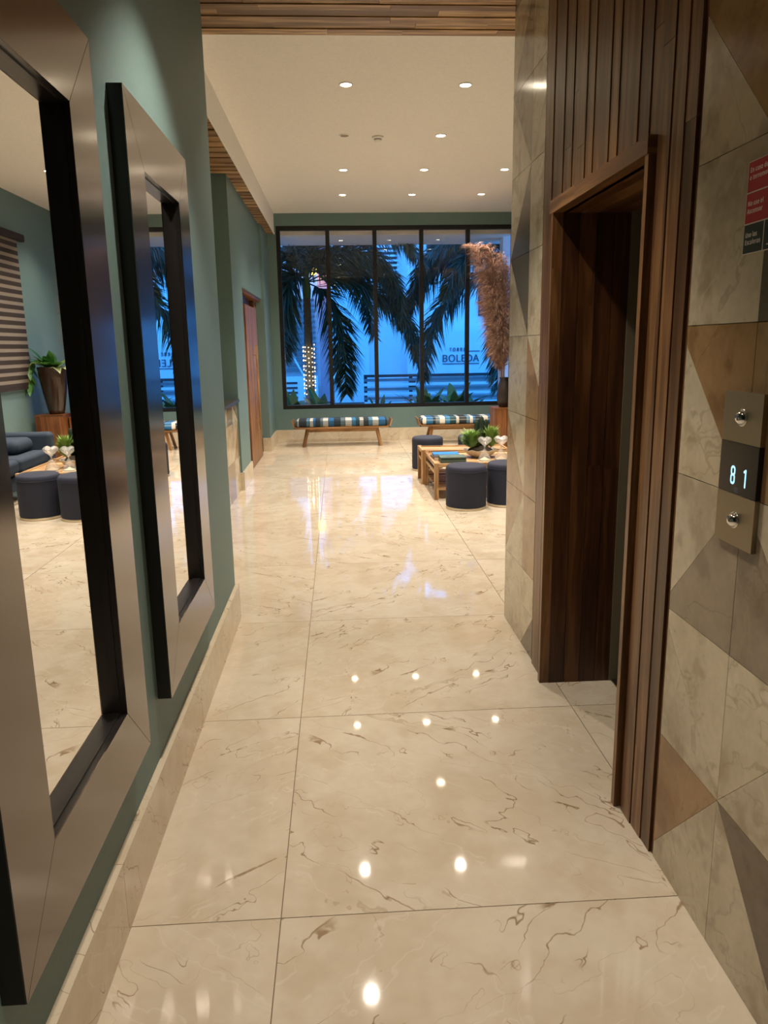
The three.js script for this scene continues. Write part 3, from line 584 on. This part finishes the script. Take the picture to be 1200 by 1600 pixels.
function leafGeo(base, dirv, L, W, droop, fold = 0.15) {      // one broad leaf with a bent midrib
  const up = new THREE.Vector3(0, 1, 0), side = new THREE.Vector3().crossVectors(dirv, up).normalize(), pos = [], idx = [], n = 8;
  for (let i = 0; i <= n; i++) {
    const s = i / n, c = base.clone().addScaledVector(dirv, L * s).add(new THREE.Vector3(0, -droop * L * s * s, 0)), w = W * Math.sin(Math.PI * Math.pow(s, 0.75)) * 0.5 + 0.002;
    for (const k of [-1, 0, 1]) { const p = c.clone().addScaledVector(side, k * w).add(new THREE.Vector3(0, Math.abs(k) * w * fold, 0)); pos.push(p.x, p.y, p.z); }
    if (i < n) for (const k of [0, 1]) { const a = i * 3 + k; idx.push(a, a + 3, a + 1, a + 1, a + 3, a + 4); }
  }
  const g = new THREE.BufferGeometry(); g.setAttribute('position', new THREE.BufferAttribute(new Float32Array(pos), 3)); g.setIndex(idx); g.computeVertexNormals(); return g;
}
{
  const pot = thing('glazed_pot', 'tapered brown glazed pot on the reddish pedestal', 'pot', 2.76, 0.71, 11.2);
  part('pot_body', lathe([[0, 0], [0.1, 0], [0.115, 0.05], [0.16, 0.3], [0.19, 0.5], [0.2, 0.58], [0.195, 0.6], [0.205, 0.625], [0.205, 0.66], [0.185, 0.66], [0.18, 0.6], [0, 0.58]], 44), phy({ color: rgb(0.032, 0.015, 0.008), roughness: 0.22, clearcoat: 0.5 }), pot);
  const t = thing('potted_plant', 'broad leaved green plant trailing from the glazed pot', 'plant', 2.76, 1.29, 11.2);
  const ms = ['#4f8a3c', '#2f6a36', '#9fb84a', '#c9d2a0'].map((c) => std({ color: c, roughness: 0.45, side: THREE.DoubleSide }));
  for (let i = 0; i < 16; i++) { const a = rr(0, 6.283), e = rr(0.5, 1.2), dv = new THREE.Vector3(Math.cos(a) * Math.cos(e), Math.sin(e), Math.sin(a) * Math.cos(e)); part('leaf', leafGeo(new THREE.Vector3(Math.cos(a) * 0.05, 0.05, Math.sin(a) * 0.05), dv, rr(0.3, 0.5), rr(0.09, 0.15), rr(0.2, 0.5)), ms[i % 4 === 3 ? 2 : i % 2], t); }
  for (let i = 0; i < 4; i++) { const a = 2.2 + i * 0.5; part('leaf', leafGeo(new THREE.Vector3(Math.cos(a) * 0.12, 0.07, Math.sin(a) * 0.12), new THREE.Vector3(Math.cos(a), 0.25, Math.sin(a)).normalize(), 0.22, 0.11, 0.6), ms[3], t); }
  const vine = new THREE.CatmullRomCurve3([new THREE.Vector3(0.1, 0.06, 0), new THREE.Vector3(0.26, 0.14, 0.02), new THREE.Vector3(0.29, 0.0, 0.12), new THREE.Vector3(0.28, -0.2, 0.16)]);
  const st = part('trailing_stem', new THREE.TubeGeometry(vine, 20, 0.006, 6), ms[2], t);
  for (let i = 0; i < 14; i++) { const p = vine.getPointAt(0.3 + 0.7 * i / 14), a = rr(0, 6.28); part('leaf', leafGeo(p, new THREE.Vector3(Math.cos(a) * 0.5, -0.6, Math.sin(a) * 0.6).normalize(), 0.17, 0.07, 0.3), ms[0], st); }
}
// ------------------------------------------------------------------ sofa and blind on the right of the lobby
{
  const t = thing('sofa', 'dark blue upholstered sofa against the right lobby wall', 'sofa', 2.6, 0, 8.3);
  const m = phy({ color: rgb(0.02, 0.036, 0.06), roughness: 0.85, sheen: 0.5, sheenColor: rgb(0.08, 0.12, 0.18), sheenRoughness: 0.5 });
  part('base', rbx(-0.4, 0.42, 0.12, 0.3, -0.94, 0.94, 0.03), m, t);
  for (const s of [-1, 1]) part('armrest', rbx(-0.47, 0.42, 0.12, 0.655, s > 0 ? 0.83 : -1.0, s > 0 ? 1.0 : -0.83, 0.05, 4), m, t);
  part('backrest', rbx(0.2, 0.45, 0.3, 0.84, -0.83, 0.83, 0.06, 4), m, t);
  for (const s of [-1, 1]) { part('seat_cushion', rbx(-0.44, 0.22, 0.3, 0.46, s > 0 ? 0.005 : -0.825, s > 0 ? 0.825 : -0.005, 0.05, 4), m, t); }
  const pil = part('throw_pillow', rbx(-0.3, 0.16, 0.46, 0.62, 0.3, 0.8, 0.075, 5), m, t); 
  for (const a of [-0.35, 0.36]) for (const b of [-0.85, 0.85]) part('leg', new THREE.CylinderGeometry(0.02, 0.015, 0.12, 12).translate(a, 0.06, b), woodPed, t);
  const bl = thing('roller_blind', 'brown and grey striped roller blind on the green wall', 'blind', RW - 0.03, 1.08, 10.15);
  const dk = std({ color: '#2c221d', roughness: 0.8 }), lt = phy({ color: '#8d8072', roughness: 0.9, transmission: 0.35, thickness: 0 });
  part('cassette', rbx(-0.05, 0.03, 1.98, 2.08, -1.05, 1.2, 0.02, 3), dk, bl);
  const n = 19, h = 1.96 / n; for (let k = 0; k < n; k++) { part('dark_stripe', bx(-0.003, 0.003, 0.03 + k * h, 0.03 + k * h + h * 0.56, -1.0, 1.02), dk, bl); part('pale_stripe', bx(-0.002, 0.002, 0.03 + k * h + h * 0.56, 0.03 + (k + 1) * h, -1.0, 1.02), lt, bl); }
  part('bottom_bar', bx(-0.012, 0.012, 0, 0.03, -1.0, 1.02), dk, bl);
}

// ------------------------------------------------------------------ outside the window
const outWhite = std({ color: '#eceef0', roughness: 0.85 }), outGrey = std({ color: '#73787e', roughness: 0.8 }), outDark = std({ color: '#2a3036', roughness: 0.6 }), outPink = std({ color: '#d3a0ac', roughness: 0.85 });
struct('ground', bx(-14, 18, -0.3, -0.02, DB + 0.2, 40), std({ color: '#55504a', roughness: 0.95 }));
struct('eave', merge([bx(-3, 6, 3.38, 3.9, DB + 0.21, DB + 1.5)]), white);
{
  const g = thing('planting_bed', 'low planting bed of dark soil along the outside of the window', 'flower bed', 1, 0, 14.2);
  part('bed_wall', bx(-4, 5, -0.02, 0.34, 0.95, 1.05), outGrey, g); part('soil', bx(-4, 5, -0.02, 0.3, -0.25, 0.95), std({ color: '#2a2219', roughness: 1 }), g);
}
{
  const t = thing('porch_column', 'pale square porch column outside the right end of the window', 'column', 3.02, 0, 13.75);
  part('shaft', bx(-0.13, 0.13, 0, 3.38, -0.13, 0.13), outWhite, t); part('plinth', bx(-0.16, 0.16, 0, 0.12, -0.16, 0.16), outWhite, t);
}
const font = await new FontLoader().loadAsync('fonts/droid/droid_sans_regular.typeface.json');
{
  const t = thing('street_building', 'white neighbouring building with dark windows and a name on its wall', 'building', 3, 0, 22);
  const wall = (x0, x1, y0, y1, d0, d1, n = 'wall', m = outWhite) => part(n, bx(x0 - 3, x1 - 3, y0, y1, d0 - 22, d1 - 22), m, t);
  wall(0.9, 9, 0, 5.4, 22.6, 24); wall(-0.12, 0.9, 0, 7.5, 22.3, 23.2, 'pier'); wall(2.0, 2.2, 0, 5.6, 22.0, 22.3, 'pilaster');
  wall(2.2, 6.6, 0.74, 1.95, 21.9, 22.1, 'name_wall');
  for (const [x0, x1, y0, y1] of [[0.95, 1.75, 3.35, 4.3], [4.1, 5.2, 2.4, 3.6], [6.0, 7.4, 2.4, 3.6], [2.6, 3.6, 3.7, 4.6]]) {
    const f = wall(x0, x1, y0, y1, 22.56, 22.62, 'window', outDark); part('pane', bx(x0 - 2.95, x1 - 3.05, y0 + 0.05, y1 - 0.05, 0.545, 0.56), phy({ color: '#20303c', roughness: 0.1 }), f);
  }
  for (let k = 0; k < 7; k++) wall(0.98, 1.8, 3.4 + k * 0.13, 3.45 + k * 0.13, 22.45, 22.54, 'louvre', outWhite);
  const WX = 3.49, WY = 1.12;
  const letter = std({ color: '#3d4a57', roughness: 0.6 });
  function words(s, width, cap, cx, y) { const g = new TextGeometry(s, { font, size: 1, depth: 0.02, curveSegments: 3 }); g.computeBoundingBox(); g.scale(width / (g.boundingBox.max.x - g.boundingBox.min.x), cap / (g.boundingBox.max.y - g.boundingBox.min.y), 1); g.computeBoundingBox(); g.translate(cx - (g.boundingBox.max.x + g.boundingBox.min.x) / 2 - 3, y, 0.105); part('lettering', g, letter, t); }
  words('T O R R E', 0.45, 0.1, WX - 0.1, WY + 0.29); words('BOLEDA', 1.04, 0.2, WX, WY);
  part('sign_line', bx(WX - 3.52, WX - 2.48, WY - 0.065, WY - 0.045, -0.12, -0.1), letter, t); part('sign_line', bx(WX - 2.76, WX - 2.46, WY + 0.28, WY + 0.3, -0.12, -0.1), letter, t);
  wall(2.0, 2.2, 0.38, 0.62, 21.96, 22, 'number_plaque', outDark);
}
{
  const t = thing('slatted_gate', 'grey gate of horizontal slats below the name wall', 'gate', 3.4, 0, 21.2);
  for (let k = 0; k < 6; k++) part('slat', bx(-2.7, 3.4, -0.02 + k * 0.125 + 0.03, -0.02 + k * 0.125 + 0.105, -0.02, 0.02), k % 2 ? outGrey : outWhite, t);
  for (const x of [-2.7, -1.45, 0.1, 1.6, 3.3]) part('post', bx(x, x + 0.09, -0.02, 0.82, 0.02, 0.1), outDark, t);
  part('top_rail', bx(-2.7, 3.4, 0.75, 0.82, -0.03, 0.03), outDark, t);
}
{
  const t = thing('louvred_house', 'pale house with stacked louvres and a pinkish pier behind the lit palm', 'house', -1.5, 0, 23);
  part('wall', bx(-4, 1.0, 0, 5, 0.4, 1.2), outWhite, t);
  for (let k = 0; k < 14; k++) part('louvre', bx(-1.5, 0.85, 0.9 + k * 0.155, 0.96 + k * 0.155, 0.2, 0.36), outGrey, t);
  part('pier', bx(0.98, 1.36, 0, 4.6, -0.2, 0.3), outPink, t);
  part('parapet', bx(-4, 0.9, 0, 0.75, -0.3, -0.1), outWhite, t);
  for (let k = 0; k < 4; k++) part('vent_slot', bx(-1.6, 0.3, 0.12 + k * 0.14, 0.18 + k * 0.14, -0.32, -0.29), outDark, t);
  const s = part('stair_rail', bar(new THREE.Vector3(-0.2, 2.1, 0.3), new THREE.Vector3(0.8, 0.2, 0.3), 0.05, 0.05), outWhite, t);
}
{
  const L = thing('wall_lantern', 'glowing yellow lantern on the pinkish pier across the street', 'lantern', -0.62, 3.68, 22.4);
  const glow = std({ color: '#ffd24a', emissive: rgb(1, 0.68, 0.04), emissiveIntensity: 9 });
  part('lamp_glass', new THREE.SphereGeometry(0.11, 20, 14), glow, L); part('bracket', bx(-0.02, 0.02, -0.3, -0.1, -0.02, 0.3), outDark, L); part('cap', new THREE.ConeGeometry(0.13, 0.08, 20).translate(0, 0.14, 0), outDark, L);
  const pl = new THREE.PointLight(rgb(1, 0.7, 0.1), 0.12, 0, 2); pl.position.set(-0.62, 3.68, -22.4); pl.castShadow = true; scene.add(pl);
}
// palms
const leafMats = ['#3a6257', '#436f66', '#315549'].map((c) => phy({ color: c, roughness: 0.5, side: THREE.DoubleSide }));
const trunkMat = std({ color: '#6f6a5e', roughness: 0.9 });
function frondGeo(pts, n, Lmax) {
  const c = new THREE.CatmullRomCurve3(pts), pos = [], up = new THREE.Vector3(0, 1, 0);
  for (let i = 0; i < n; i++) {
    const u = 0.1 + 0.9 * Math.pow(i / n, 0.9), o = c.getPointAt(u), tan = c.getTangentAt(u); let side = new THREE.Vector3().crossVectors(tan, up); if (side.lengthSq() < 0.02) side.set(1, 0, 0); side.normalize();
    const nrm = new THREE.Vector3().crossVectors(side, tan).normalize(), a = rr(-1.0, 1.0) + (i % 2 ? 0 : Math.PI);
    const dir = side.clone().multiplyScalar(Math.cos(a)).addScaledVector(nrm, Math.sin(a) * 0.8).addScaledVector(tan, 0.75).normalize(), L = Lmax * (0.35 + 0.65 * Math.sin(Math.PI * Math.min(1, 0.18 + u * 0.85))) * rr(0.8, 1.1), dr = rr(0.25, 0.6);
    const q1 = o.clone().addScaledVector(dir, L * 0.5).add(new THREE.Vector3(0, -dr * L * 0.2, 0)), q2 = o.clone().addScaledVector(dir, L * 0.92).add(new THREE.Vector3(0, -dr * L * 0.8, 0));
    const w = new THREE.Vector3().crossVectors(dir, new THREE.Vector3(rr(-1, 1), rr(-1, 1), rr(-0.3, 0.3))).normalize().multiplyScalar(0.017);
    const A = [o.clone().addScaledVector(w, 0.5), o.clone().addScaledVector(w, -0.5), q1.clone().add(w), q1.clone().sub(w)];
    for (const v of [A[0], A[1], A[2], A[1], A[3], A[2], A[2], A[3], q2]) pos.push(v.x, v.y, v.z);
  }
  const g = new THREE.BufferGeometry(); g.setAttribute('position', new THREE.BufferAttribute(new Float32Array(pos), 3)); g.computeVertexNormals();
  const tube = new THREE.TubeGeometry(c, 20, 0.014, 5).toNonIndexed(); tube.deleteAttribute('uv'); return mergeGeometries([g, tube]);
}
function palm(label, x, d, crownY, trunkR, fronds, lean = 0) {
  const t = thing('palm_tree', label, 'palm', x, 0.3, d), cy = crownY - 0.3;
  const prof = []; for (let i = 0; i <= 40; i++) { const s = i / 40; prof.push([trunkR * (1.15 - 0.35 * s) + (i % 2) * 0.004, s * cy]); } part('trunk', lathe(prof, 20), trunkMat, t);
  part('crownshaft', lathe([[trunkR * 0.85, cy - 0.05], [trunkR * 1.0, cy + 0.1], [trunkR * 0.6, cy + 0.4], [0.01, cy + 0.55]], 16), std({ color: '#5d7a4c', roughness: 0.6 }), t);
  fronds.forEach((f, i) => part('frond', frondGeo([new THREE.Vector3(0, cy + 0.25, 0), ...f.map(([fx, fy, fd]) => new THREE.Vector3(fx - x, fy - 0.3, -(fd - d)))], 620, 0.64), leafMats[i % 3], t));
  return t;
}
palm('palm tree with string lights wound around its grey trunk', -0.56, 15.2, 2.55, 0.085, [
  [[-0.65, 3.5, 15.2], [-0.85, 4.1, 15.3], [-1.1, 4.6, 15.4]], [[-0.85, 3.3, 15.1], [-1.15, 3.1, 15.0], [-1.35, 2.2, 14.9], [-1.35, 1.5, 14.8]],
  [[-0.9, 3.0, 15.5], [-1.15, 2.5, 15.7], [-1.2, 1.7, 15.8]], [[0.1, 2.85, 15.2], [0.75, 2.6, 15.1], [1.3, 2.1, 15.0], [1.6, 1.2, 14.9]],
  [[0.15, 3.5, 15.3], [0.75, 3.75, 15.4], [1.3, 3.6, 15.4], [1.7, 3.1, 15.3]], [[-0.25, 2.6, 14.9], [0.0, 2.1, 14.7], [0.12, 1.3, 14.6], [0.15, 0.7, 14.6]],
  [[-0.3, 3.7, 15.7], [0.1, 4.2, 16.1], [0.5, 4.4, 16.5]], [[-1.0, 3.6, 14.7], [-1.5, 3.7, 14.5], [-1.9, 3.2, 14.4]], [[-0.4, 3.2, 15.8], [0.2, 3.2, 16.4], [0.6, 2.6, 16.8], [0.8, 1.8, 17]],
  [[-0.1, 3.2, 15.0], [0.5, 3.3, 14.8], [1.0, 2.9, 14.7], [1.25, 2.2, 14.6]], [[-0.7, 3.9, 15.6], [-0.5, 4.5, 16], [-0.3, 4.9, 16.4]], [[-0.75, 2.9, 14.9], [-1.0, 2.3, 14.7], [-1.02, 1.4, 14.6]],
  [[-0.1, 3.0, 15.4], [0.6, 3.1, 15.6], [1.1, 2.7, 15.7], [1.3, 2.0, 15.8]], [[-0.2, 3.7, 15.0], [0.4, 4.0, 14.8], [1.0, 3.8, 14.6], [1.4, 3.3, 14.5]],
]);
palm('palm tree arching its fronds behind the pampas grass', 3.6, 15.9, 2.9, 0.1, [
  [[3.0, 3.6, 15.7], [2.4, 3.6, 15.6], [1.8, 3.25, 15.5], [1.45, 2.5, 15.4]], [[3.0, 2.95, 15.6], [2.5, 2.75, 15.5], [2.0, 2.2, 15.4], [1.75, 1.4, 15.3], [1.68, 0.95, 15.3]],
  [[3.4, 2.6, 15.4], [3.22, 1.9, 15.2], [3.17, 1.1, 15.1], [3.15, 0.7, 15.1]], [[3.1, 4.0, 15.8], [2.4, 4.3, 15.9], [1.8, 4.1, 16], [1.4, 3.7, 16]], [[3.2, 3.9, 15.4], [2.9, 4.1, 15.1], [2.5, 3.9, 14.9], [2.2, 3.4, 14.8]], [[4.2, 3.7, 15.7], [4.8, 3.4, 15.6], [5.2, 2.6, 15.5]], [[3.0, 3.4, 15.9], [2.3, 3.3, 15.9], [1.7, 2.8, 15.8], [1.3, 2.0, 15.8]], [[3.1, 3.2, 15.3], [2.7, 3.3, 15.0], [2.3, 3.0, 14.9], [2.05, 2.5, 14.8]],
]);
{
  const t = thing('string_lights', 'warm white fairy lights wound around the palm trunk', 'string lights', -0.56, 0.66, 15.2);
  const glow = std({ color: '#fff0cf', emissive: rgb(1, 0.82, 0.52), emissiveIntensity: 3.5 }), pts = [], bulbs = [];
  for (let i = 0; i <= 240; i++) { const s = i / 240, a = s * 6.283 * 11, r = 0.1; pts.push(new THREE.Vector3(Math.cos(a) * r, s * 0.98, Math.sin(a) * r)); }
  part('wire', new THREE.TubeGeometry(new THREE.CatmullRomCurve3(pts), 480, 0.003, 4), outDark, t);
  const bg = new THREE.SphereGeometry(0.0095, 8, 6);
  for (let i = 0; i < 110; i++) { const s = (i + 0.5) / 110, a = s * 6.283 * 11, b = part('bulb', bg, glow, t); b.position.set(Math.cos(a) * 0.112, s * 0.98 + rr(-0.02, 0.02), Math.sin(a) * 0.112); }
  for (const y of [0.9, 1.4]) { const pl = new THREE.PointLight(rgb(1, 0.82, 0.52), 0.04, 0, 2); pl.position.set(-0.56, y, -14.95); pl.castShadow = true; scene.add(pl); }
}
{
  const ms = ['#4a8050', '#5b9156', '#3d7045'].map((c) => std({ color: c, roughness: 0.5, side: THREE.DoubleSide }));
  for (const [x, d, s, l] of [[-0.85, 14.1, 0.75, 'broad leaved shrub at the left foot of the lit palm'], [-0.35, 14.2, 0.7, 'broad leaved shrub at the right foot of the lit palm'], [0.75, 14.3, 0.42, 'low broad leaved shrub below the middle window pane'], [1.62, 14.15, 0.7, 'tall broad leaved shrub outside behind the right bench'], [2.2, 14.4, 0.8, 'upright paddle leaved shrub beside the mullion'], [2.55, 14.45, 0.5, 'broad leaved shrub at the foot of the porch column']]) {
    const t = thing('shrub', l, 'shrub', x, 0.3, d);
    for (let i = 0; i < 20; i++) { const a = rr(0, 6.283), e = rr(0.5, 1.35), dv = new THREE.Vector3(Math.cos(a) * Math.cos(e), Math.sin(e), Math.sin(a) * Math.cos(e)); part('leaf', leafGeo(new THREE.Vector3(Math.cos(a) * 0.03, 0, Math.sin(a) * 0.03), dv, s * rr(0.7, 1.25), s * rr(0.2, 0.3), rr(0.1, 0.45)), ms[i % 3], t); }
  }
}
renderer.render(scene, camera);
